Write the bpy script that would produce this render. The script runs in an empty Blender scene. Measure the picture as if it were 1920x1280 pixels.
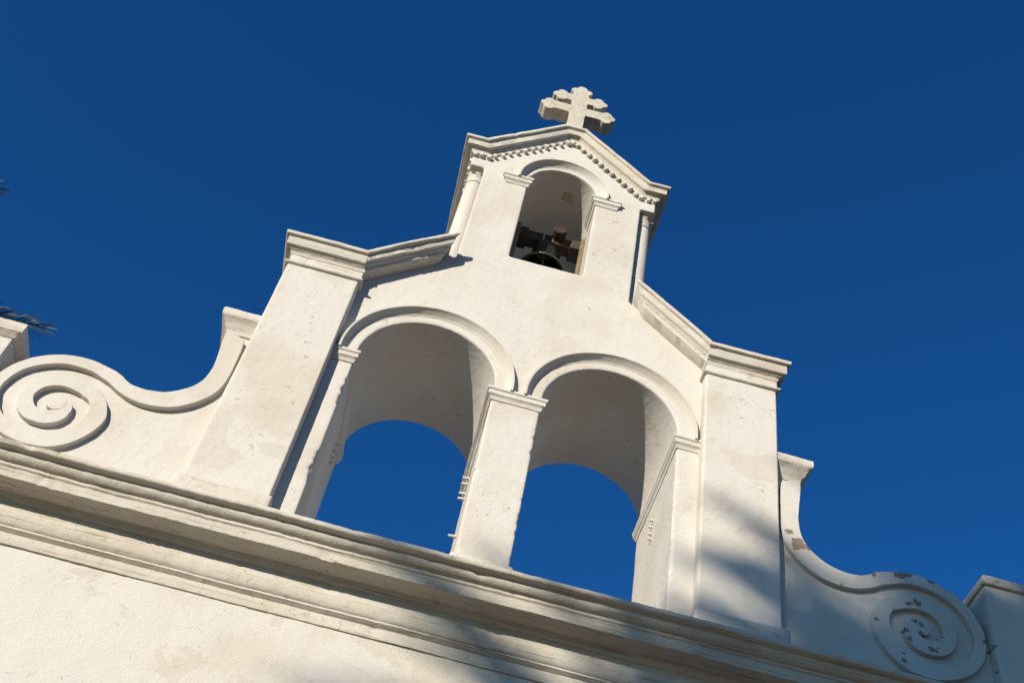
import bpy, bmesh, math, random
from math import radians, sin, cos, pi, tan
from mathutils import Vector, Matrix, noise
from mathutils.geometry import tessellate_polygon

scene = bpy.context.scene
COL = scene.collection
random.seed(7)

# ---------------------------------------------------------------- camera
cam_d = bpy.data.cameras.new('camera'); cam = bpy.data.objects.new('camera', cam_d); COL.objects.link(cam)
CX = (0.96687, -0.20815, 0.14776)        # image right, in world axes
CDN = (0.25440, 0.73806, -0.62494)       # image down
CF = (0.02102, 0.64182, 0.76656)         # viewing direction
cam.matrix_world = Matrix(((CX[0], -CDN[0], -CF[0], -0.387),
                           (CX[1], -CDN[1], -CF[1], -7.0),
                           (CX[2], -CDN[2], -CF[2], 1.6),
                           (0, 0, 0, 1)))
cam_d.sensor_width = 36.0; cam_d.lens = 43.3; cam_d.clip_end = 5000; cam_d.clip_start = 0.05
scene.camera = cam

# ---------------------------------------------------------------- light
SUN = Vector((-0.76, -1.0, 0.37)).normalized()     # towards the sun
sun_el = math.asin(SUN.z)
sun_rot = math.atan2(SUN.x, SUN.y)
W = bpy.data.worlds.new('World'); scene.world = W; W.use_nodes = True
wn, wl = W.node_tree.nodes, W.node_tree.links
wn.clear()
sky = wn.new('ShaderNodeTexSky'); sky.sky_type = 'NISHITA'; sky.sun_disc = False
sky.sun_elevation = sun_el; sky.sun_rotation = sun_rot
sky.altitude = 200; sky.air_density = 1.0; sky.dust_density = 0.7; sky.ozone_density = 4.0
sat = wn.new('ShaderNodeHueSaturation'); sat.inputs['Saturation'].default_value = 1.12; sat.inputs['Value'].default_value = 1.0
tint = wn.new('ShaderNodeMix'); tint.data_type = 'RGBA'; tint.blend_type = 'MULTIPLY'; tint.inputs[0].default_value = 1.0; tint.inputs[7].default_value = (0.30, 0.98, 1.46, 1)
bg = wn.new('ShaderNodeBackground'); bg.inputs['Strength'].default_value = 0.066
wo = wn.new('ShaderNodeOutputWorld')
wl.new(sky.outputs[0], sat.inputs['Color']); wl.new(sat.outputs[0], tint.inputs[6]); wl.new(tint.outputs[2], bg.inputs['Color']); wl.new(bg.outputs[0], wo.inputs['Surface'])

sd = bpy.data.lights.new('sun', 'SUN'); sd.energy = 5.0; sd.angle = radians(0.7); sd.color = (1.0, 0.895, 0.73)
so = bpy.data.objects.new('sun', sd); COL.objects.link(so)
so.rotation_euler = (-SUN).to_track_quat('-Z', 'Y').to_euler(); so.location = (-20, -30, 20)

vs = scene.view_settings
vs.view_transform = 'Standard'; vs.look = 'None'; vs.exposure = 0.42; vs.gamma = 1.0
scene.render.engine = 'CYCLES'

# ---------------------------------------------------------------- tagging helpers
def tag(o, label=None, cat=None, group=None, kind=None):
    if label: o['label'] = label
    if cat: o['category'] = cat
    if group: o['group'] = group
    if kind: o['kind'] = kind
    return o

def thing(name, label, cat, loc=(0, 0, 0), group=None):
    o = bpy.data.objects.new(name, None); COL.objects.link(o)
    o.location = loc; o.empty_display_size = 0.3
    return tag(o, label, cat, group)

# ---------------------------------------------------------------- mesh helpers
def wob(p, amp, fine):
    v = Vector((0, 0, 0))
    if fine > 0.0018: v.y += max(0.0, noise.noise(p * 7.0 + Vector((5, 9, 2))) + 0.5 * noise.noise(p * 23.0) - 0.48) * fine * 12.0
    if amp: v += noise.noise_vector(p * 1.9) * amp
    if fine: v += noise.noise_vector(p * 14.0 + Vector((31, 7, 3))) * fine + noise.noise_vector(p * 34.0) * fine * 0.5
    return v

class MB:
    def __init__(s): s.v = []; s.f = []; s.mi = []
    def add(s, verts, faces, m=0):
        n = len(s.v); s.v += [Vector(v) for v in verts]
        s.f += [tuple(i + n for i in f) for f in faces]; s.mi += [m] * len(faces)
    def box(s, x0, x1, y0, y1, z0, z1, m=0):
        s.add([(x0, y0, z0), (x1, y0, z0), (x1, y1, z0), (x0, y1, z0), (x0, y0, z1), (x1, y0, z1), (x1, y1, z1), (x0, y1, z1)],
              [(0, 3, 2, 1), (4, 5, 6, 7), (0, 1, 5, 4), (1, 2, 6, 5), (2, 3, 7, 6), (3, 0, 4, 7)], m)
    def prism(s, loops, y0, y1, m=0):
        """XZ outline (first loop) with holes, extruded along y"""
        pts = [p for l in loops for p in l]
        tris = tessellate_polygon([[Vector((p[0], p[1], 0)) for p in l] for l in loops])
        n = len(pts)
        V = [(p[0], y0, p[1]) for p in pts] + [(p[0], y1, p[1]) for p in pts]
        F = []
        for t in tris:
            a, b, c = [Vector(pts[i]) for i in t]
            ccw = (b - a).cross(c - a) > 0
            t = tuple(t) if ccw else tuple(reversed(t))
            F.append(t); F.append(tuple(i + n for i in reversed(t)))
        k = 0
        for l in loops:
            for i in range(len(l)):
                a, b = k + i, k + (i + 1) % len(l)
                F.append((a, a + n, b + n, b))
            k += len(l)
        s.add(V, F, m)
    def loft(s, rows, close_path=False, caps=True, step=0.05, m=0):
        """rows[i] = the 3D polyline of profile point i (same length each)"""
        np_ = len(rows[0]); cols = []
        for j in range(np_ if close_path else np_ - 1):
            k = (j + 1) % np_
            L = max((Vector(r[k]) - Vector(r[j])).length for r in rows)
            n = max(1, int(L / step))
            for i in range(n): cols.append([Vector(r[j]).lerp(Vector(r[k]), i / n) for r in rows])
        if not close_path: cols.append([Vector(r[-1]) for r in rows])
        R = len(rows); V = [p for c in cols for p in c]; F = []
        N = len(cols)
        for j in range(N if close_path else N - 1):
            a = j * R; b = ((j + 1) % N) * R
            for i in range(R):
                i2 = (i + 1) % R
                F.append((a + i, b + i, b + i2, a + i2))
        if caps and not close_path:
            F.append(tuple(range(R))); F.append(tuple(reversed(range((N - 1) * R, N * R))))
        s.add(V, F, m)
    def tube(s, pts, rad, n=10, m=0, flat_end=True):
        pts = [Vector(p) for p in pts]
        rad = rad if isinstance(rad, (list, tuple)) else [rad] * len(pts)
        V = []; F = []
        for i, p in enumerate(pts):
            t = (pts[min(i + 1, len(pts) - 1)] - pts[max(i - 1, 0)]).normalized()
            a = t.cross(Vector((0, 0, 1)));
            if a.length < 1e-3: a = Vector((1, 0, 0))
            a.normalize(); b = t.cross(a)
            for k in range(n):
                an = 2 * pi * k / n
                V.append(p + (a * cos(an) + b * sin(an)) * rad[i])
        for i in range(len(pts) - 1):
            for k in range(n):
                k2 = (k + 1) % n
                F.append((i * n + k, i * n + k2, (i + 1) * n + k2, (i + 1) * n + k))
        F.append(tuple(reversed(range(n)))); F.append(tuple(range((len(pts) - 1) * n, len(pts) * n)))
        s.add(V, F, m)
    def lathe(s, prof, c, n=32, m=0, axis='z', a0=0, a1=2 * pi):
        V = []; F = []
        full = abs(a1 - a0 - 2 * pi) < 1e-6
        N = n if full else n + 1
        for k in range(N):
            an = a0 + (a1 - a0) * k / n
            for r, h in prof:
                if axis == 'z': V.append((c[0] + r * cos(an), c[1] + r * sin(an), c[2] + h))
                else: V.append((c[0] + r * cos(an), c[1] + h, c[2] + r * sin(an)))
        R = len(prof)
        for k in range(n):
            a = k * R; b = ((k + 1) % N) * R
            for i in range(R - 1): F.append((a + i, b + i, b + i + 1, a + i + 1))
        s.add(V, F, m)
    def build(s, name, mat, parent=None, amp=0.0, fine=0.0, bevel=0.0, sharp=38, remesh=0.0, disp=0.0, smooth_it=0, seg=2, off=None):
        me = bpy.data.meshes.new(name)
        V = s.v
        if amp or fine: V = [p + wob(p, amp, fine) for p in V]
        me.from_pydata([tuple(p) for p in V], [], s.f)
        mats = mat if isinstance(mat, (list, tuple)) else [mat]
        for mm in mats: me.materials.append(mm)
        if len(mats) > 1: me.polygons.foreach_set('material_index', s.mi)
        me.validate(); me.update()
        bm = bmesh.new(); bm.from_mesh(me); bmesh.ops.remove_doubles(bm, verts=bm.verts, dist=1e-5)
        bmesh.ops.recalc_face_normals(bm, faces=bm.faces); bm.to_mesh(me); bm.free()
        me.polygons.foreach_set('use_smooth', [True] * len(me.polygons))
        if not remesh: me.set_sharp_from_angle(angle=radians(sharp))
        o = bpy.data.objects.new(name, me); COL.objects.link(o)
        if parent is not None: o.parent = parent
        if off is not None: o.location = off
        if bevel:
            b = o.modifiers.new('bevel', 'BEVEL'); b.width = bevel; b.segments = seg; b.limit_method = 'ANGLE'; b.angle_limit = radians(35)
            b.harden_normals = False
        if remesh:
            r = o.modifiers.new('remesh', 'REMESH'); r.mode = 'VOXEL'; r.voxel_size = remesh; r.use_smooth_shade = True
        if smooth_it:
            q = o.modifiers.new('soften', 'SMOOTH'); q.factor = 0.5; q.iterations = smooth_it
        if disp:
            for sc, st, nm in ((0.45, disp, 'plaster_waves'), (0.05, disp * 0.42, 'plaster_lumps')):
                t = bpy.data.textures.get(nm) or bpy.data.textures.new(nm, 'CLOUDS')
                t.noise_scale = sc; t.noise_depth = 2
                d = o.modifiers.new(nm, 'DISPLACE'); d.texture = t; d.strength = st; d.mid_level = 0.5; d.texture_coords = 'LOCAL'
        return o

# ---------------------------------------------------------------- materials
def new_mat(name):
    m = bpy.data.materials.new(name); m.use_nodes = True
    nt = m.node_tree; nt.nodes.clear()
    out = nt.nodes.new('ShaderNodeOutputMaterial'); b = nt.nodes.new('ShaderNodeBsdfPrincipled')
    nt.links.new(b.outputs[0], out.inputs[0])
    return m, nt, b

class NT:
    def __init__(s, nt): s.nt = nt; s.pos = nt.nodes.new('ShaderNodeNewGeometry').outputs['Position']
    def noise(s, scale, detail=4, rough=0.5, vec=None, dist=0.0, out=0):
        n = s.nt.nodes.new('ShaderNodeTexNoise'); n.inputs['Scale'].default_value = scale
        n.inputs['Detail'].default_value = detail; n.inputs['Roughness'].default_value = rough; n.inputs['Distortion'].default_value = dist
        s.nt.links.new(vec if vec is not None else s.pos, n.inputs['Vector']); return n.outputs[out]
    def mapv(s, scale, loc=(0, 0, 0)):
        n = s.nt.nodes.new('ShaderNodeMapping'); n.inputs['Scale'].default_value = scale; n.inputs['Location'].default_value = loc
        s.nt.links.new(s.pos, n.inputs['Vector']); return n.outputs[0]
    def step(s, v, a, b, lo=0.0, hi=1.0):
        n = s.nt.nodes.new('ShaderNodeMapRange'); n.interpolation_type = 'SMOOTHSTEP'
        n.inputs['From Min'].default_value = a; n.inputs['From Max'].default_value = b
        n.inputs['To Min'].default_value = lo; n.inputs['To Max'].default_value = hi
        s.nt.links.new(v, n.inputs['Value']); return n.outputs[0]
    def math(s, op, a, b=None):
        n = s.nt.nodes.new('ShaderNodeMath'); n.operation = op
        for i, x in enumerate((a, b)):
            if x is None: continue
            if isinstance(x, (int, float)): n.inputs[i].default_value = x
            else: s.nt.links.new(x, n.inputs[i])
        return n.outputs[0]
    def vmath(s, op, a, b=None, scale=None):
        n = s.nt.nodes.new('ShaderNodeVectorMath'); n.operation = op
        for i, x in enumerate((a, b)):
            if x is None: continue
            if isinstance(x, (tuple, list, Vector)): n.inputs[i].default_value = x
            else: s.nt.links.new(x, n.inputs[i])
        if scale is not None: n.inputs['Scale'].default_value = scale
        return n.outputs['Value'] if op in ('LENGTH', 'DISTANCE') else n.outputs[0]
    def mix(s, fac, a, b):
        n = s.nt.nodes.new('ShaderNodeMix'); n.data_type = 'RGBA'
        for sock, x in ((n.inputs[0], fac), (n.inputs[6], a), (n.inputs[7], b)):
            if isinstance(x, (int, float)): sock.default_value = x
            elif isinstance(x, (tuple, list)): sock.default_value = (*x, 1) if len(x) == 3 else x
            else: s.nt.links.new(x, sock)
        return n.outputs[2]
    def bump(s, h, strength, dist, prev=None):
        n = s.nt.nodes.new('ShaderNodeBump'); n.inputs['Strength'].default_value = strength; n.inputs['Distance'].default_value = dist
        s.nt.links.new(h, n.inputs['Height'])
        if prev is not None: s.nt.links.new(prev, n.inputs['Normal'])
        return n.outputs[0]

def plaster(name, base=(0.525, 0.50, 0.465), patch=0.5, chips=0.69, lichen=0.0, spots=None, seed=0.0, trowel=1.0, ledge=0.0, lt=0.0):
    m, nt, b = new_mat(name); k = NT(nt); L = nt.links
    o = (seed * 3.1, seed * 1.7, seed * 2.3)
    P = k.mapv((1, 1, 1), o)
    c = k.mix(k.step(k.noise(0.9, 5, 0.55, P, 0.3), 0.46, 0.62), base, tuple(x * y for x, y in zip(base, (0.93, 0.905, 0.865))))
    c = k.mix(k.math('MULTIPLY', k.step(k.noise(2.0, 5, 0.6, P, 0.35), 0.55, 0.575), patch * 0.55), c, tuple(x * y for x, y in zip(base, (0.86, 0.81, 0.74))))
    # vertical run-off streaks
    S = k.mapv((7, 7, 0.55), o)
    c = k.mix(k.math('MULTIPLY', k.step(k.noise(1.0, 5, 0.62, S), 0.55, 0.78), 0.22 + lichen * .4), c, (0.43, 0.36, 0.27))
    # brown chips and rust specks
    ch = k.math('MULTIPLY', k.step(k.noise(17, 5, 0.62, P, 0.8), chips, chips + 0.025), k.step(k.noise(1.7, 3, 0.5, P), 0.44, 0.6))
    c = k.mix(k.math('MULTIPLY', ch, 0.8), c, (0.38, 0.27, 0.16))
    h = k.math('ADD', k.math('MULTIPLY', k.noise(85, 4, 0.6, P), 0.42), k.math('MULTIPLY', k.noise(21, 5, 0.6, P, 0.4), 0.55))
    h = k.math('ADD', h, k.math('MULTIPLY', k.noise(5.5, 5, 0.6, P, 0.8), 0.6 * trowel))
    h = k.math('SUBTRACT', h, k.math('MULTIPLY', ch, 0.5))
    # hairline cracks / lifted paint edges
    w = k.noise(3.1, 4, 0.6, P, 1.4)
    edge = k.math('ABSOLUTE', k.math('SUBTRACT', w, 0.53))
    crack = k.math('MULTIPLY', k.step(edge, 0.0, 0.004, 1.0, 0.0), k.step(k.noise(1.3, 2, 0.5, P), 0.5, 0.62))
    h = k.math('SUBTRACT', h, k.math('MULTIPLY', crack, 0.35))
    if lichen:
        q = k.math('MULTIPLY', k.step(k.noise(13, 6, 0.7, P, 0.6), 0.56 - lt, 0.70 - lt), k.step(k.noise(2.2, 4, 0.6, P), 0.40 - lt, 0.60 - lt))
        c = k.mix(k.math('MULTIPLY', q, lichen), c, (0.19, 0.155, 0.105))
        q2 = k.math('MULTIPLY', k.step(k.noise(42, 4, 0.7, P), 0.58 - lt, 0.68 - lt), k.step(k.noise(3.0, 3, 0.6, P), 0.42, 0.58))
        c = k.mix(k.math('MULTIPLY', q2, lichen * 0.8), c, (0.12, 0.10, 0.075))
    if ledge:
        E = k.mapv((1.1, 26, 38), o)
        q3 = k.math('MULTIPLY', k.step(k.noise(1.0, 6, 0.68, E, 0.3), 0.53, 0.66), k.step(k.noise(1.6, 5, 0.65, P), 0.36, 0.58))
        c = k.mix(k.math('MULTIPLY', q3, ledge), c, (0.17, 0.13, 0.085))
    if spots:
        nv = k.vmath('SCALE', k.vmath('SUBTRACT', k.noise(15, 4, 0.62, None, 0.0, 1), (0.5, 0.5, 0.5)), None, 0.11)
        pp = k.vmath('ADD', k.pos, nv); cur = None
        for (x, z, r) in spots:
            d = k.vmath('MULTIPLY', k.vmath('SUBTRACT', pp, (x, 0.06, z)), (1, 0.25, 1))
            d = k.math('DIVIDE', k.vmath('LENGTH', d), r)
            cur = d if cur is None else k.math('MINIMUM', cur, d)
        pk = k.step(cur, 0.93, 1.0, 1.0, 0.0)
        pc = k.mix(k.noise(30, 4, 0.6), (0.27, 0.215, 0.155), (0.18, 0.14, 0.10))
        c = k.mix(pk, c, pc)
        h = k.math('SUBTRACT', h, k.math('MULTIPLY', pk, 1.2))
    L.new(c, b.inputs['Base Color']); b.inputs['Roughness'].default_value = 0.92; b.inputs['Specular IOR Level'].default_value = 0.2
    L.new(k.bump(h, 0.6, 0.010), b.inputs['Normal'])
    return m

def simple(name, c1, c2, scale=8, rough=0.8, metal=0.0, bump=0.4, dist=0.01, stretch=(1, 1, 1)):
    m, nt, b = new_mat(name); k = NT(nt)
    P = k.mapv(stretch)
    n = k.noise(scale, 6, 0.65, P, 0.3)
    nt.links.new(k.mix(k.step(n, 0.35, 0.65), c1, c2), b.inputs['Base Color'])
    b.inputs['Roughness'].default_value = rough; b.inputs['Metallic'].default_value = metal
    nt.links.new(k.bump(k.noise(scale * 4, 5, 0.6, P), bump, dist), b.inputs['Normal'])
    return m

M_wall = plaster('lime_plaster', seed=0.0, chips=0.64, lichen=0.10, patch=0.35)
M_pier = plaster('lime_plaster_pier', seed=1.3, patch=0.8, chips=0.65, lichen=0.08)
M_front = plaster('lime_plaster_front', seed=2.2, patch=1.0, chips=0.665)
M_corn = plaster('weathered_plaster', seed=3.4, lichen=0.45, ledge=0.62, chips=0.65, lt=0.01, base=(0.53, 0.497, 0.445))
M_cap = plaster('weathered_capital_plaster', seed=4.1, lichen=0.5, ledge=0.42, chips=0.66, lt=0.0, base=(0.515, 0.485, 0.435))
M_trim = plaster('trim_plaster', seed=5.2, lichen=0.12)
SPOTS = [(2.454, 8.51, .055), (2.515, 8.485, .035), (2.43, 8.445, .03), (2.376, 8.605, .035), (3.29, 8.455, .045), (3.37, 8.475, .04),
         (3.08, 8.385, .025), (3.55, 8.465, .025), (3.41, 8.20, .035), (3.345, 8.165, .03), (3.375, 8.005, .022), (3.43, 7.99, .022),
         (3.42, 7.90, .026), (3.30, 7.90, .024), (3.32, 7.835, .02), (3.48, 7.78, .026), (3.515, 7.775, .026), (3.06, 7.93, .022), (3.24, 7.67, .016),
         (3.25, 7.60, .018), (3.58, 7.92, .014), (3.93, 8.19, .03), (3.945, 7.98, .025), (2.80, 8.2, .012), (3.985, 7.93, .018), (3.985, 7.72, .012)]
M_peel = plaster('peeling_plaster', seed=6.3, spots=SPOTS, lichen=0.1, base=(0.51, 0.488, 0.45))
M_sunwing = plaster('smooth_plaster', seed=7.7, lichen=0.1, chips=0.71)
M_cross = plaster('weathered_stone', base=(0.46, 0.425, 0.36), seed=8.8, lichen=0.6, chips=0.63, lt=0.04)
M_ground = simple('pale_paving', (0.15, 0.10, 0.055), (0.10, 0.068, 0.036), 1.2, 0.9)
M_roof = simple('lime_roof', (0.62, 0.58, 0.52), (0.5, 0.46, 0.4), 2, 0.9)
M_bronze = simple('dark_bronze', (0.035, 0.035, 0.03), (0.06, 0.065, 0.05), 14, 0.45, 0.8)
M_wood = simple('old_dark_timber', (0.06, 0.042, 0.03), (0.03, 0.022, 0.016), 6, 0.85, 0, 0.7, 0.01, (1, 8, 8))
M_drum = simple('rusty_red_iron', (0.045, 0.019, 0.011), (0.016, 0.009, 0.006), 22, 0.75, 0.1)
M_board = simple('ochre_board', (0.24, 0.18, 0.10), (0.15, 0.11, 0.06), 7, 0.85, 0, 0.6, 0.01, (8, 8, 1))
M_iron = simple('rust_plate', (0.42, 0.36, 0.28), (0.33, 0.27, 0.19), 30, 0.8)
M_frond = simple('palm_leaflet', (0.085, 0.11, 0.025), (0.24, 0.21, 0.045), 3.0, 0.55, 0, 0.1, 0.002)
M_rachis = simple('palm_rachis', (0.16, 0.15, 0.05), (0.11, 0.10, 0.03), 5, 0.6)
M_bark = simple('palm_bark', (0.17, 0.13, 0.09), (0.08, 0.06, 0.042), 7, 0.95, 0, 0.9, 0.04, (1, 1, 3))

# ---------------------------------------------------------------- ground
g = MB(); g.add([(-1500, -1500, 0), (1500, -1500, 0), (1500, 1500, 0), (-1500, 1500, 0)], [(0, 1, 2, 3)])
tag(g.build('ground', M_ground), kind='structure')

YW = 0.12                 # plane of the recessed wall; pier fronts are y = 0
YB = 1.38                 # rear of the bell wall

# ================================================================ church front
church = thing('church', 'white plastered church front under the belfry with a deep stepped cornice running its full width', 'church', (0, 0, 0))
w = MB(); w.box(-5.2, 5.2, 0.03, 0.85, 0, 7.02)
w.build('front_wall', M_front, church, remesh=0.05, smooth_it=1, disp=0.014)
n_ = MB(); n_.box(-4.7, 4.7, 0.86, 15, 0, 6.3); n_.build('nave', M_wall, church)
r_ = MB(); r_.prism([[(-4.9, 6.31), (4.9, 6.31), (0, 7.0)]], 0.87, 15.2); r_.build('roof', M_roof, church)

def run_x(prof, x0, x1, step=0.03):
    """prof = (y, z) points, swept straight along x"""
    return [[(x0, y, z), (x1, y, z)] for y, z in prof]
lower = [(0.06, 6.585), (0.016, 6.587), (0.012, 6.595), (0.010, 6.672), (0.0, 6.677), (-0.016, 6.690), (-0.021, 6.692), (-0.021, 6.706), (-0.028, 6.709),
         (-0.040, 6.724), (-0.052, 6.750), (-0.060, 6.79), (0.06, 6.80)]
o = MB(); o.loft(run_x(lower, -5.23, 5.23), step=0.035); o.build('architrave', M_corn, church, amp=0.005, fine=0.0022, sharp=50)
upper = [(0.1, 6.79), (-0.0605, 6.79), (-0.062, 6.868), (-0.066, 6.872), (-0.082, 6.874), (-0.086, 6.878), (-0.092, 6.892), (-0.106, 6.904), (-0.110, 6.912), (-0.258, 6.906), (-0.266, 6.908),
         (-0.270, 6.916), (-0.270, 6.982), (-0.273, 6.987), (-0.282, 6.990), (-0.286, 6.994), (-0.286, 7.011), (-0.284, 7.014), (-0.300, 7.016), (-0.322, 7.026), (-0.338, 7.040),
         (-0.346, 7.056), (-0.348, 7.070), (-0.390, 7.073), (-0.399, 7.077), (-0.405, 7.086), (-0.404, 7.110), (-0.390, 7.121), (-0.15, 7.17), (0.3, 7.17)]
o = MB(); o.loft(run_x(upper, -5.35, 5.35), step=0.03); o.build('cornice', M_corn, church, amp=0.005, fine=0.0028, sharp=48)

# ================================================================ bell gable
gable = thing('bell_gable', 'white stepped belfry with two open arches below and a small bell window under its pediment', 'belfry', (0, 0, 0))
R1, CZ1, AX = 0.606, 9.45, 0.819
def arc(cx, cz, r, a0, a1, n=40): return [(cx + r * cos(a0 + (a1 - a0) * i / n), cz + r * sin(a0 + (a1 - a0) * i / n)) for i in range(n + 1)]
gw = MB()
outline = [(-1.75, 7.05), (-1.425, 7.05)] + arc(-AX, CZ1, R1, pi, 0) + [(-0.213, 7.05), (0.213, 7.05)] + arc(AX, CZ1, R1, pi, 0) + [(1.425, 7.05), (1.75, 7.05)]
outline += [(1.75, 10.36), (0.862, 11.13), (0.862, 11.2), (-0.862, 11.2), (-0.862, 11.13), (-1.75, 10.36)]
gw.prism([outline], YW + 0.03, YB)
def jag(x, inward, z0, z1, sd):                     # broken plaster arris down a jamb
    out = []; z = z0
    while z < z1:
        e = max(0.0, noise.noise(Vector((z * 2.3, sd, 0))) + 0.7 * noise.noise(Vector((z * 17.0, sd, 4))) - 0.16)
        out.append((x + inward * min(0.03, e * 0.05), z)); z += 0.018
    return out
jl = [(-1.75, 7.05), (-1.425, 7.05)] + jag(-1.425, -1, 7.4, 9.3, 1.0) + arc(-AX, CZ1, R1, pi, 0) + jag(-0.213, 1, 7.4, 9.3, 2.0)[::-1] + [(-0.213, 7.05), (0.213, 7.05)]
jl += jag(0.213, -1, 7.4, 9.3, 3.0) + arc(AX, CZ1, R1, pi, 0) + jag(1.425, 1, 7.4, 9.3, 4.0)[::-1] + [(1.425, 7.05), (1.75, 7.05)] + outline[-6:]
gw.prism([jl], YW, YW + 0.045)
# tower: front leaf, then a rebated rear leaf
R2, CZ2 = 0.375, 12.735
hole_f = [(-0.375, 11.352), (0.375, 11.352)] + arc(0, CZ2, R2, 0, pi)
hole_r = [(-0.455, 11.34), (0.455, 11.34), (0.455, 12.60), (0.375, 12.64)] + arc(0, CZ2, R2, 0, pi) + [(-0.375, 12.64), (-0.455, 12.60)]
top = [(1.02, 12.78), (1.02, 13.02), (0.85, 13.04), (0.04, 13.80), (-0.04, 13.80), (-0.85, 13.04), (-1.02, 13.02), (-1.02, 12.78)]
gw.prism([[(-0.862, 11.1), (0.862, 11.1), (0.862, 12.78)] + top + [(-0.862, 12.78)], hole_f], YW, 0.50)
gw.prism([[(-0.97, 10.9), (0.97, 10.9), (0.97, 12.78)] + top + [(-0.97, 12.78)], hole_r], 0.49, YB)
gw.prism([[(-0.97, 10.9), (-0.862, 10.9), (-0.862, 12.8), (-0.97, 12.8)]], 0.33, 0.55)
gw.prism([[(0.862, 10.9), (0.97, 10.9), (0.97, 12.8), (0.862, 12.8)]], 0.33, 0.55)
gw.build('wall', M_wall, gable, remesh=0.014, smooth_it=2, disp=0.008)

# ---- piers, capitals, plinths
cap_prof = [(-0.1, 10.222), (0, 10.222), (0.020, 10.226), (0.028, 10.236), (0.028, 10.246), (0.020, 10.254), (0.002, 10.262), (0.001, 10.358), (0.008, 10.361), (0.010, 10.372), (0.014, 10.385),
            (0.026, 10.400), (0.036, 10.403), (0.037, 10.419), (0.070, 10.421), (0.074, 10.426), (0.074, 10.525), (0.077, 10.531), (0.102, 10.534), (0.108, 10.545),
            (0.106, 10.570), (0.096, 10.584), (0.07, 10.592), (-0.1, 10.605)]
def pier(s):
    xo, xi = 2.285, 1.62
    p = MB(); p.box(min(s * xo, s * xi), max(s * xo, s * xi), 0.0, YB + 0.02, 7.1, 10.45)
    P = p.build('pier', M_pier, gable, remesh=0.016, smooth_it=2, disp=0.007)
    c = MB(); rows = []
    for out, z in cap_prof:
        oi = min(out, 0.034) if z < 10.40 else 0.0; yb = YB + 0.02 + out
        path = [(s * (xo + out), yb, z), (s * (xo + out), -out, z), (s * (xi - oi), -out, z), (s * (xi - oi), 0.5, z)]
        rows.append(path if s < 0 else path[::-1])
    c.loft(rows, step=0.04)
    c.box(min(s * 1.66, s * 2.25), max(s * 1.66, s * 2.25), 0.03, YB, 10.3, 10.598)
    c.build('capital', M_cap, P, amp=0.006, fine=0.0026, sharp=45)
    q = MB(); q.box(min(s * 2.33, s * 1.595), max(s * 2.33, s * 1.595), -0.045, YB + .05, 7.05, 7.53)
    q.build('plinth', M_cap, P, remesh=0.016, smooth_it=2, disp=0.014)
pier(-1); pier(1)
q = MB(); q.box(-0.245, 0.245, 0.075, YB + .05, 7.05, 7.55); q.build('plinth', M_cap, gable, remesh=0.014, smooth_it=2, disp=0.014)
for s in (-1, 1):
    q = MB(); q.box(min(s * 1.39, s * 1.61), max(s * 1.39, s * 1.61), 0.085, YB + .05, 7.05, 7.52)
    q.build('plinth', M_cap, gable, remesh=0.014, smooth_it=2, disp=0.014)

# ---- imposts
imp = [(-0.05, 0.0), (0.0, 0.0), (0.010, 0.004), (0.012, 0.016), (0.014, 0.022), (0.020, 0.036), (0.033, 0.048), (0.038, 0.050), (0.039, 0.092), (0.044, 0.096), (0.052, 0.102), (0.053, 0.126), (0.046, 0.134), (-0.05, 0.14)]
def impost(name, path_fn, z0, closed=False):
    m = MB(); rows = [[(x, y, z0 + z) for x, y in path_fn(o)] for o, z in imp]
    m.loft(rows, close_path=closed, step=0.035); return m.build(name, M_trim, gable, amp=0.004, fine=0.002, sharp=45)
impost('impost', lambda o: [(-0.213 - o, YW - o), (0.213 + o, YW - o), (0.213 + o, YB + o), (-0.213 - o, YB + o)], 9.285, True)
impost('impost', lambda o: [(-1.70, YW - o), (-1.425 + o * .7, YW - o), (-1.425 + o * .7, YB + o), (-1.70, YB + o)], 9.285)
impost('impost', lambda o: [(1.70, YB + o), (1.425 - o * .7, YB + o), (1.425 - o * .7, YW - o), (1.70, YW - o)], 9.285)
impost('impost', lambda o: [(-0.60 - o, YW + .05), (-0.60 - o, YW - o), (-0.375 + o, YW - o), (-0.375 + o, 0.46)], 12.61)
impost('impost', lambda o: [(0.375 - o, 0.46), (0.375 - o, YW - o), (0.60 + o, YW - o), (0.60 + o, YW + .05)], 12.61)

# ---- archivolts
def archivolt(cx, cz, r_in, w0, w1, drop):
    k = (w1 - w0)
    prof = [(-0.04, w0 - 0.012), (0.004, w0 - 0.012), (0.006, w0 - 0.002), (0.010, w0), (0.010, w0 + 0.08 * k), (0.016, w0 + 0.14 * k), (0.034, w0 + 0.34 * k), (0.060, w0 + 0.56 * k),
            (0.070, w0 + 0.60 * k), (0.072, w0 + 0.84 * k), (0.064, w0 + 0.90 * k), (0.026, w0 + 0.92 * k), (0.020, w1), (-0.04, w1)]
    m = MB(); rows = []
    for o, r in prof:
        pts = [(cx - r, YW - o, cz - drop)] + [(x, YW - o, z) for x, z in arc(cx, cz, r, pi, 0, 44)] + [(cx + r, YW - o, cz - drop)]
        rows.append(pts)
    m.loft(rows, step=0.06); return m.build('archivolt', M_trim, gable, amp=0.004, fine=0.0018, sharp=50)
archivolt(-AX, CZ1, R1, 0.706, 0.778, 0.05)
archivolt(AX, CZ1, R1, 0.706, 0.778, 0.05)
archivolt(0, CZ2, R2, 0.435, 0.502, 0.02)

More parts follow.
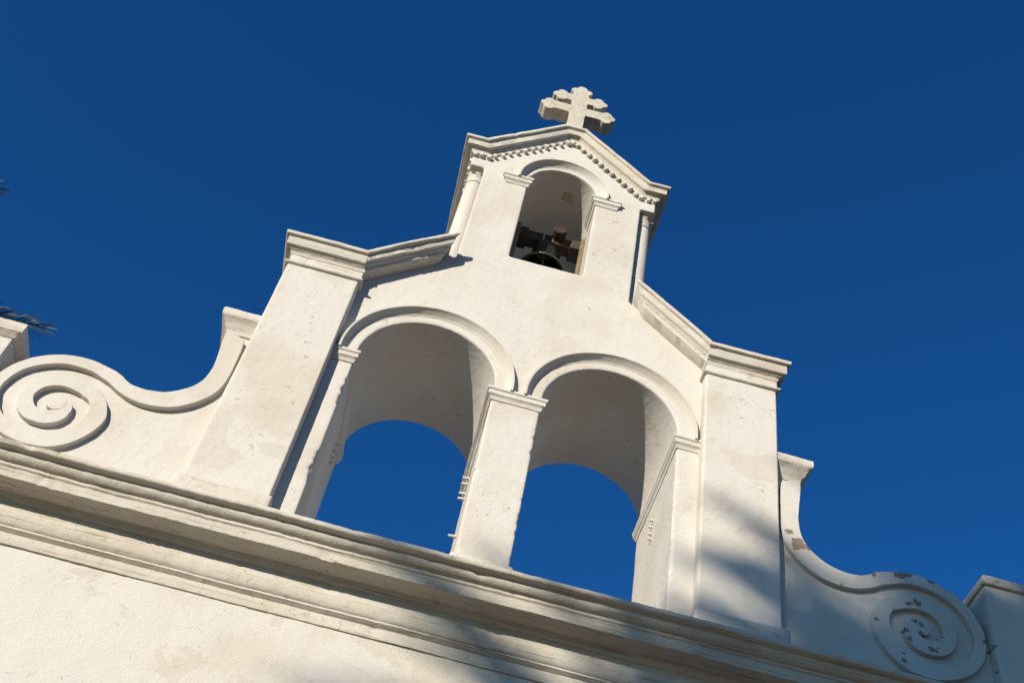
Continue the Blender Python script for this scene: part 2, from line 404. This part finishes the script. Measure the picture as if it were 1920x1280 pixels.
# ---- raking cornices between piers and tower
rk = [(-1.24, 0.0), (0.0, 0.0), (0.118, 0.0), (0.122, 0.004), (0.124, 0.014), (0.128, 0.024), (0.146, 0.036), (0.154, 0.038), (0.156, 0.048), (0.186, 0.050), (0.190, 0.054), (0.190, 0.108), (0.193, 0.113),
      (0.220, 0.116), (0.226, 0.124), (0.225, 0.148), (0.214, 0.160), (0.17, 0.168), (-1.24, 0.172)]
sl = math.atan(0.874); nx, nz = -sin(sl), cos(sl); dx, dz = cos(sl), sin(sl)
def raking(s):
    m = MB(); rows = []
    A = Vector((-1.63, 0, 10.367 + 0.02 * 0.874))
    for o, n in rk:
        sx = A.x; szz = A.z + n / cos(sl)
        oo = max(o, 0.0)
        xe = -0.872 - (0.225 - oo) * (1.0 if o > 0 else 0.6) + (0.03 if n > .14 and s > 0 else 0)
        t = (xe - sx) / dx
        rows.append([(s * -abs(sx), YW - o, szz), (s * abs(xe) * -1 if s > 0 else -abs(xe), YW - o, szz + dz * t)])
    rows = [[(s * abs(a[0]), a[1], a[2]) for a in r] for r in rows]
    if s < 0: rows = rows
    m.loft(rows, step=0.04)
    m.build('raking_cornice', M_cap, gable, amp=0.007, fine=0.003, sharp=45)
raking(-1); raking(1)

# ---- pediment cornice with dentils
Z0, XB, XA, XF = 12.99, 0.84, 0.04, 1.02
th = radians(42.5); ZA = Z0 + (XB - XA) * tan(th); tk = tan(th / 2)
pp = [(-0.15, 0.0), (0.0, 0.0), (0.022, 0.0), (0.026, 0.008), (0.028, 0.028), (0.036, 0.042), (0.048, 0.048), (0.050, 0.058), (0.086, 0.059), (0.090, 0.063), (0.090, 0.144), (0.093, 0.150), (0.118, 0.153),
      (0.124, 0.161), (0.120, 0.190), (0.112, 0.202), (0.09, 0.207), (-0.15, 0.214)]
m = MB(); rows = []
for o, n in pp:
    xs = XF + o; yf = YW - o; z = Z0 + n
    rows.append([(-xs, 1.5, z), (-xs, yf, z), (-XB - tk * n, yf, z), (-XA - tk * n, yf, ZA + n), (XA + tk * n, yf, ZA + n), (XB + tk * n, yf, z), (xs, yf, z), (xs, 1.5, z)])
m.loft(rows, step=0.04)
m.prism([[(-1.0, Z0), (-0.42, Z0), (-0.42, 13.25), (0.42, 13.25), (0.42, Z0), (1.0, Z0), (1.0, Z0 + .18), (0.9, Z0 + .19), (0.09, ZA + .19), (-0.09, ZA + .19), (-0.9, Z0 + .19), (-1.0, Z0 + .18)]], 0.2, 1.5)
PED = m.build('pediment_cornice', M_cap, gable, amp=0.006, fine=0.0024, sharp=45)

dm = MB(); dm.box(-0.020, 0.020, -0.046, 0.03, -0.054, 0.004); d0 = None
def dentil(x, y, z, roty=0.0, rotz=0.0, k=1.0):
    global d0
    if d0 is None:
        d0 = dm.build('dentil', M_trim, PED, bevel=0.008, seg=2); o = d0
    else:
        o = d0.copy(); COL.objects.link(o); o.parent = PED
    o.location = (x, y, z); o.rotation_euler = (0, roty, rotz); o.scale = (k * random.uniform(.85, 1.15), random.uniform(.85, 1.1), random.uniform(.85, 1.1))
for s in (-1, 1):
    N = 11
    for i in range(N):
        t = (i + 0.55) / N
        x = XB + (XA - XB) * t; z = Z0 + (ZA - Z0) * t
        dentil(s * x + random.uniform(-.004, .004), YW, z - 0.004, s * th, 0)
    for x, k in ((0.845, 1.35), (0.93, 1.0), (1.0, 1.0)): dentil(s * x, YW, Z0 - 0.004, 0, 0, k)
    for y in [0.2 + 0.1 * i for i in range(11)]: dentil(s * XF, y, Z0 - 0.004, 0, -s * pi / 2)
dentil(0.0, YW, ZA - 0.006)

# ---- engaged corner columns with leaf capitals
def column(s):
    cx, cy = s * 0.922, 0.285
    c = MB(); c.lathe([(0.0, 10.95), (0.098, 10.95), (0.097, 11.4), (0.094, 12.0), (0.090, 12.60), (0.0, 12.60)], (cx, cy, 0), 28)
    C = c.build('column', M_trim, gable, amp=0.004, fine=0.0015)
    k = MB(); k.lathe([(0.05, 12.585), (0.086, 12.585), (0.099, 12.592), (0.103, 12.603), (0.099, 12.614), (0.086, 12.62), (0.078, 12.63), (0.076, 12.66), (0.082, 12.71), (0.096, 12.745), (0.104, 12.752), (0.104, 12.79), (0.0, 12.79)], (cx, cy, 0), 28)
    for i in range(8):                                    # curling leaves
        a = 2 * pi * i / 8 + 0.39; ca, sa = cos(a), sin(a); V = []; F = []
        for j in range(7):
            t = j / 6; r = 0.080 + 0.05 * t ** 2.2; z = 12.622 + 0.115 * sin(t * 1.9) ; wd = 0.034 * (1 - t ** 2.5 * .55)
            for q in (-1, 0, 1):
                V.append((cx + ca * (r + (0.008 if q == 0 else 0)) - sa * wd * q, cy + sa * (r + (0.008 if q == 0 else 0)) + ca * wd * q, z))
                V.append((cx + ca * (r - 0.016) - sa * wd * q, cy + sa * (r - 0.016) + ca * wd * q, z - 0.004))
        for j in range(6):
            a0 = j * 6; b0 = a0 + 6
            F += [(a0, a0 + 2, b0 + 2, b0), (a0 + 2, a0 + 4, b0 + 4, b0 + 2), (a0 + 1, b0 + 1, b0 + 3, a0 + 3), (a0 + 3, b0 + 3, b0 + 5, a0 + 5), (a0, b0, b0 + 1, a0 + 1), (a0 + 4, a0 + 5, b0 + 5, b0 + 4)]
        F += [(36, 38, 39, 37), (38, 40, 41, 39), (0, 1, 3, 2), (2, 3, 5, 4)]
        k.add(V, F)
    k.build('capital', M_cap, C, fine=0.001)
column(-1); column(1)

# ---- pegs left in the arch jambs
def peg(x, y, z, d, l=0.07):
    p = MB(); p.tube([(x - d * 0.05, y, z), (x + d * l * .5, y, z - .002), (x + d * l, y, z - 0.006)], [0.013, 0.012, 0.010], 8)
    p.build('peg', M_trim, gable)
for y, z in ((0.88, 9.05), (0.90, 8.99), (0.9, 8.91), (0.9, 8.85)):
    peg(-1.425, y, z, 1, .034); peg(1.425, y - .1, z - .02, -1, .034)
for z in (9.17, 9.10, 8.98, 8.92): peg(-0.213, 1.0, z, -1, 0.06); peg(0.213, 1.0, z + .06, 1, 0.06)
peg(-0.213, 0.45, 8.01, -1, 0.07)

# ---- boards in the bell window and a rusty plate on its vault
for s in (-1, 1):
    b = MB(); b.box(min(s * 0.335, s * 0.40), max(s * 0.335, s * 0.40), 0.56, 0.64, 11.34, 12.60)
    b.build('jamb_board', M_board, gable, amp=0.012, bevel=0.006)
b = MB(); b.lathe([(0.364, 0.0), (0.364, 0.10), (0.40, 0.10), (0.40, 0.0), (0.364, 0.0)], (0, 0.37, CZ2), 8, axis='y', a0=radians(67), a1=radians(83))
b.build('vault_plate', M_iron, gable)

# ================================================================ scroll wings
OUT_T = [(46, .570), (56, .553), (70, .532), (90, .528), (130, .534), (170, .532), (200, .51), (238, .478), (262, .464), (285, .457), (297, .445), (325, .415), (354, .403), (372, .375), (392, .347),
         (430, .312), (460, .297), (489, .289), (534, .289), (565, .285), (582, .279), (596, .270), (620, .242), (652, .208), (672, .182), (693, .153), (720, .127), (760, .092), (800, .066), (860, .056), (930, .054)]
INN_T = [(46, .442), (62, .419), (90, .418), (119, .428), (147, .438), (179, .436), (192, .415), (217, .392), (244, .345), (263, .325), (280, .306), (305, .274), (330, .258), (359, .250), (382, .240), (403, .201), (430, .178),
         (466, .178), (498, .183), (535, .182), (555, .168), (570, .158), (590, .135), (615, .100), (645, .066), (680, .038), (720, .018), (760, .008), (800, .003), (860, .001), (930, .0005)]
def interp(T, a):
    if a <= T[0][0]: return T[0][1]
    for (a0, r0), (a1, r1) in zip(T, T[1:]):
        if a <= a1:
            t = (a - a0) / (a1 - a0); t = t * t * (3 - 2 * t) * .5 + t * .5; return r0 + (r1 - r0) * t
    return T[-1][1]
def smooth_poly(P, n):
    """Catmull-Rom resample"""
    P = [Vector(p) for p in P]; Q = [P[0] * 2 - P[1]] + P + [P[-1] * 2 - P[-2]]; out = []
    for i in range(1, len(Q) - 2):
        for j in range(n):
            t = j / n; a, b, c, d = Q[i - 1], Q[i], Q[i + 1], Q[i + 2]
            out.append(0.5 * ((2 * b) + (c - a) * t + (2 * a - 5 * b + 4 * c - d) * t * t + (3 * b - a - 3 * c + d) * t ** 3))
    out.append(P[-1]); return out
SIL = [(2.500, 9.235), (2.497, 9.1), (2.475, 8.915), (2.465, 8.75), (2.486, 8.60), (2.535, 8.50), (2.605, 8.425), (2.70, 8.36), (2.79, 8.335), (2.88, 8.328), (2.97, 8.342), (3.035, 8.372)]
INL = [(2.335, 9.16), (2.318, 9.05), (2.312, 8.87), (2.312, 8.66), (2.345, 8.50), (2.40, 8.40), (2.475, 8.31), (2.59, 8.225), (2.70, 8.185), (2.83, 8.175), (2.96, 8.20), (3.06, 8.245)]
SC = (3.417, 7.965)
def scroll_wing(s, name, label, mat):
    T = thing(name, label, 'scroll wing', (0, 0, 0), 'scroll wings beside the belfry')
    pol = lambda r, a: Vector((SC[0] - r * cos(radians(a)), SC[1] + r * sin(radians(a))))
    outer = smooth_poly(SIL, 5) + [pol(interp(OUT_T, a), a) for a in range(52, 781, 4)]
    inner = smooth_poly(INL, 5) + [pol(interp(INN_T, a), a) for a in range(52, 781, 4)]
    # wall panel under the band
    edge = [p for p in smooth_poly(SIL, 5)] + [pol(interp(OUT_T, a), a) for a in range(52, 176, 6)]
    panel = [(2.20, 7.05), (2.20, 9.24)] + [(p.x - 0.012 * 0, p.y) for p in edge] + [(4.0, 8.0), (4.0, 7.05)]
    panel = [(s * x, z) for x, z in panel]
    if s < 0: pass
    m = MB(); m.prism([panel], 0.105, 0.62)
    m.build('panel', mat, T, remesh=0.014, smooth_it=2, disp=0.007)
    b = MB(); rows = [[], [], [], [], [], []]
    yb, yf, r = 0.13, 0.057, 0.004
    for i, (po, pi_) in enumerate(zip(outer, inner)):
        d = (pi_ - po); L = d.length; d = d / max(L, 1e-6); e = min(r, L * .3)
        wv = noise.noise(Vector((po.x * 4, po.y * 4, s * 3))) * 0.004; y = yf + wv
        for row, (q, yy) in zip(rows, ((po, yb), (po, y + r), (po + d * e, y), (pi_ - d * e, y), (pi_, y + r), (pi_, yb))):
            row.append((s * q.x, yy, q.y))
    b.loft(rows, step=10); b.build('scroll_band', mat, T, amp=0.005, fine=0.0016, sharp=25)
    k = MB(); k.prism([[(s * SC[0] + 0.075 * cos(2 * pi * i / 24), SC[1] + 0.075 * sin(2 * pi * i / 24)) for i in range(24)]], 0.055, 0.13); k.build('scroll_eye', mat, T, bevel=0.006)
    # small capital closing the top of the band
    c = MB(); prof = [(-0.08, 9.235), (0, 9.24), (0.004, 9.262), (0.012, 9.285), (0.035, 9.305), (0.04, 9.33), (0.052, 9.34), (0.075, 9.372), (0.088, 9.38), (0.092, 9.40), (0.092, 9.455), (0.08, 9.475), (0.05, 9.482), (-0.08, 9.49)]
    rr = [[(s * 2.2, 0.1 - o * .9, z), (s * (2.515 + o), 0.1 - o * .9, z), (s * (2.515 + o), 0.64 + o, z)] for o, z in prof]
    c.loft(rr, step=0.03); c.box(min(s * 2.21, s * 2.5), max(s * 2.21, s * 2.5), 0.12, 0.62, 9.22, 9.475)
    c.build('capital', M_cap, T, amp=0.008, fine=0.003, sharp=45)
    k = MB(); k.box(min(s * 2.30, s * 4.0), max(s * 2.30, s * 4.0), 0.055, 0.6, 7.04, 7.455); k.build('base_course', M_corn, T, remesh=0.016, smooth_it=2, disp=0.012)
scroll_wing(-1, 'scroll_wing', 'sunlit white scroll wing with a smooth painted spiral beside the palm frond', M_sunwing)
scroll_wing(1, 'scroll_wing', 'shaded scroll wing whose paint is peeling off in brown patches around the spiral', M_peel)

# ================================================================ end blocks
lb = thing('parapet_block', 'sunlit parapet block with a thick moulded cap below the palm fronds', 'parapet block', (-4.6, 0, 7.05), 'parapet blocks at the ends of the church front')
m = MB(); m.box(-0.6, 0.63, 0.0, 0.95, 0, 1.42); m.build('block', M_pier, lb, remesh=0.016, smooth_it=2, disp=0.012)
prof = [(-0.06, 1.38), (0.0, 1.385), (0.02, 1.40), (0.045, 1.43), (0.055, 1.435), (0.06, 1.52), (0.045, 1.545), (-0.06, 1.555)]
m = MB(); m.loft([[(-0.6 - o, -o, z), (0.63 + o, -o, z), (0.63 + o, 0.95 + o, z), (-0.6 - o, 0.95 + o, z)] for o, z in prof], close_path=True, step=0.03)
m.box(-.58, .6, .03, .92, 1.3, 1.55)
m.build('cap', M_cap, lb, amp=0.010, fine=0.004, sharp=45)
rb = thing('parapet_block', 'shaded parapet block with a thin dirty slab on top beside the peeling scroll', 'parapet block', (4.6, 0, 7.05), 'parapet blocks at the ends of the church front')
m = MB(); m.box(-0.615, 0.6, 0.0, 0.95, 0, 1.50); m.build('block', M_peel, rb, remesh=0.016, smooth_it=2, disp=0.012)
m = MB(); m.box(-0.635, 0.62, -0.03, 0.98, 1.47, 1.56); m.build('cap', M_cross, rb, remesh=0.012, smooth_it=2, disp=0.016)

# ================================================================ cross
def circ(cx, cz, r, n=20): return [(cx + r * cos(2 * pi * i / n), cz + r * sin(2 * pi * i / n)) for i in range(n)]
c = MB(); y0, y1 = 0.0, 0.17
zb = 13.90
def rect(x0, x1, z0, z1): return [(x0, z0 - zb), (x1, z0 - zb), (x1, z1 - zb), (x0, z1 - zb)]
def C(x, z, r): c.prism([circ(x, z - zb, r)], y0, y1)
c.prism([rect(-0.097, 0.097, 13.8, 15.0)], y0, y1)
c.prism([rect(-0.37, 0.37, 14.418, 14.588)], y0, y1)
c.prism([rect(-0.25, 0.25, 14.70, 14.845)], y0, y1)
for s in (-1, 1):
    C(s * 0.345, 14.442, 0.066); C(s * 0.345, 14.560, 0.064); C(s * 0.398, 14.502, 0.055); C(s * 0.33, 14.5, 0.09)
    C(s * 0.222, 14.723, 0.060); C(s * 0.222, 14.832, 0.060); C(s * 0.285, 14.778, 0.050); C(s * 0.22, 14.778, 0.08)
    C(s * 0.082, 14.968, 0.050)
C(0, 15.02, 0.062); C(0, 14.98, 0.08)
cr = c.build('stone_cross', M_cross, remesh=0.009, smooth_it=2, disp=0.008, off=(-0.02, 0.12, zb))
tag(cr, 'weathered stone double-armed cross with trefoil ends on the peak of the belfry', 'cross')

# ================================================================ bell
bell = thing('church_bell', 'dark bronze bell hanging from a timber beam in the small upper arch', 'bell', (-0.01, 0.76, 12.10))
m = MB(); m.lathe([(0.0, 0.46), (0.07, 0.46), (0.115, 0.43), (0.135, 0.36), (0.145, 0.25), (0.165, 0.14), (0.205, 0.05), (0.245, 0.0), (0.235, -0.004), (0.222, 0.004), (0.185, 0.05), (0.145, 0.14), (0.125, 0.25), (0.11, 0.36), (0.0, 0.42)], (0, 0, 0), 40)
m.build('bell_body', M_bronze, bell)
m = MB(); m.lathe([(0.247 + 0.007 * cos(2 * pi * i / 8), 0.002 + 0.007 * sin(2 * pi * i / 8)) for i in range(9)], (0, 0, 0), 48); m.build('rim', simple('worn_bronze', (0.22, 0.22, 0.15), (0.12, 0.13, 0.09), 20, 0.4, 0.7), bell)
m = MB()
for x_ in (-0.05, 0.05): m.tube([(x_, -0.078, 0.40), (x_, -0.078, 0.612), (x_, 0.078, 0.612), (x_, 0.078, 0.40)], 0.011, 8)
m.build('strap', M_iron, bell)
m = MB(); m.tube([(0, 0, 0.42), (0, 0, 0.06)], 0.012, 8); m.lathe([(0, -0.05), (0.03, -0.03), (0.04, 0.0), (0.03, 0.04), (0.0, 0.07)], (0, 0, 0.02), 14); m.build('clapper', M_iron, bell)
m = MB(); m.box(-0.40, 0.42, -0.07, 0.07, 0.46, 0.60); m.box(-0.40, -0.22, -0.10, 0.10, 0.45, 0.60); m.box(0.25, 0.42, -0.10, 0.10, 0.43, 0.585)
m.build('headstock', M_wood, bell, bevel=0.01, amp=0.01)
m = MB(); m.lathe([(0.0, -0.20), (0.068, -0.20), (0.076, -0.19), (0.076, 0.18), (0.0, 0.18)], (0.11, 0.0, 0.575), 26, axis='y'); m.build('drum', M_drum, bell)

# ================================================================ palms
def frond_mesh(p0, d, up, L, droop, nleaf=46, ll=0.42, seed=0, wid=0.022, fwd=0.0, jit=0.13):
    """arching rachis with folded rows of leaflets; returns (leaflets MB)"""
    rnd = random.Random(seed); d = Vector(d).normalized(); pts = [Vector(p0)]; dirs = [d.copy()]
    N = 22; v = d.copy()
    for i in range(N):
        v = (v + Vector((0, 0, -droop / N * (0.35 + 1.3 * i / N)))).normalized(); pts.append(pts[-1] + v * (L / N)); dirs.append(v.copy())
    m = MB(); m.tube(pts, [0.028 * (1 - 0.88 * i / N) + 0.003 for i in range(N + 1)], 5, 1)
    for i in range(nleaf):
        t = 0.16 + 0.86 * (i + 0.5) / nleaf; f = t * N; j = min(int(f), N - 1); fr = f - j
        p = pts[j].lerp(pts[j + 1], fr); tv = dirs[j].lerp(dirs[j + 1], fr).normalized()
        side = tv.cross(Vector((0, 0, 1)))
        if side.length < .05: side = Vector((1, 0, 0))
        side.normalize(); nrm = side.cross(tv).normalized()
        lf = ll * (0.55 + 0.45 * sin(min(1, t * 1.25) * pi * .62)) * (1 - 0.45 * max(0, (t - .75) / .25)) * rnd.uniform(.85, 1.1)
        for s in (-1, 1):
            fw = 0.45 + fwd + 0.75 * t + rnd.uniform(-jit, jit)
            dl = (side * s + tv * fw + nrm * (0.38 - jit + .13 + rnd.uniform(-jit, jit) * 1.3)).normalized()
            a = p; mid = p + dl * lf * .5 + Vector((0, 0, -.01)); e = p + dl * lf + Vector((0, 0, -0.10 * lf * (1 + rnd.random())))
            wv = tv * wid * .5 + nrm * wid * .25 * s
            m.add([a - wv * .6, a + wv * .6, mid + wv, mid - wv, e], [(0, 1, 2, 3), (3, 2, 4)], 0)
    return m

def palm(name, label, base, crown_z, nfr, L, group, specials=(), seed=1, el=(-35, 75), nleaf=46, ll=0.42, wid=0.022, skip=None, lean=(0, 0), droop=(0.7, 1.3)):
    rnd = random.Random(seed)
    T = thing(name, label, 'palm tree', base, group)
    H = crown_z - base[2]; m = MB()
    pts = [(lean[0] * (i / 14) ** 2, lean[1] * (i / 14) ** 2, H * i / 14) for i in range(15)]
    V0 = []
    pp_ = []; rr_ = []
    for i in range(91):
        t = i / 90; pp_.append((lean[0] * t * t, lean[1] * t * t, H * t)); rr_.append((0.27 + 0.10 * (1 - t) ** 3 + (0.10 * max(0, (t - .9) / .1))) * (1 + 0.05 * (i % 2)))
    m.tube(pp_, rr_, 14); m.build('trunk', M_bark, T, fine=0.02)
    top = Vector((lean[0], lean[1], H)); n = 0
    for i in range(nfr):
        az = i * 2.39996 + rnd.uniform(-.2, .2); e = radians(el[1] + (el[0] - el[1]) * ((i + .5) / nfr) ** 0.85 + rnd.uniform(-6, 6))
        d = Vector((cos(az) * cos(e), sin(az) * cos(e), sin(e)))
        if skip and skip(d): continue
        fm = frond_mesh(top + Vector((d.x, d.y, 0)) * 0.18, d, None, L * rnd.uniform(.85, 1.08), rnd.uniform(*droop), nleaf, ll, seed * 100 + i, wid)
        fm.build('frond', [M_frond, M_rachis], T, sharp=180)
    for (tip, L2, dr, e2, sd2) in specials:                   # fronds whose tips the photo shows
        tipl = Vector(tip) - Vector(base)
        fm = None
        h = Vector((tipl.x - top.x, tipl.y - top.y, 0)).normalized(); best = None
        for k in range(60):                                   # find the launch angle that brings the tip there
            e = radians(-20 + k * 1.7); d = h * cos(e) + Vector((0, 0, sin(e)))
            for q in range(8):
                LL = (tipl - top).length * (1.02 + 0.06 * q); v = d.copy(); p = top.copy()
                for i in range(22):
                    v = (v + Vector((0, 0, -dr / 22 * (0.35 + 1.3 * i / 22)))).normalized(); p = p + v * (LL / 22)
                er = (p - tipl).length
                if best is None or er < best[0]: best = (er, d, LL)
        fm = frond_mesh(top, best[1], None, best[2], dr, 170, 0.56, sd2, 0.05, 0.6, 0.4)
        fm.build('frond', [M_frond, M_rachis], T, sharp=180)
    return T

palm('palm_tree', 'palm tree behind the church whose frond tips reach in over the parapet block', (-9.6, 4.0, 0), 12.15, 46, 2.4, 'palm trees around the church',
     specials=[((-5.92, 4.0, 12.71), 0, 0.35, 0, 5), ((-7.62, 4.0, 15.04), 0, 0.6, 0, 9)], seed=3, skip=lambda d: d.x > 0.62)
# the garden palms between the sun and the right end of the front, whose shade lies across it
for cx_, cz_, t_, lab, sd_ in ((5.35, 6.4, 18.0, 'tallest garden palm in front of the church, its crown shading the peeling scroll', 11),
                              (2.25, 4.5, 17.0, 'garden palm in front of the church whose fronds shade the cornice', 23),
                              (4.7, 4.7, 19.0, 'garden palm in front of the church behind the other two crowns', 37),
                              (3.75, 6.25, 20.5, 'garden palm farthest in front of the church, its crown shading the right of the cornice', 41)):
    palm('palm_tree', lab, (cx_ - .76 * t_, -t_, 0), cz_ + .37 * t_, 96, 3.1 if sd_ != 41 else 2.5, 'palm trees around the church', seed=sd_, el=(-60, 80), nleaf=64, ll=0.60, wid=0.075)
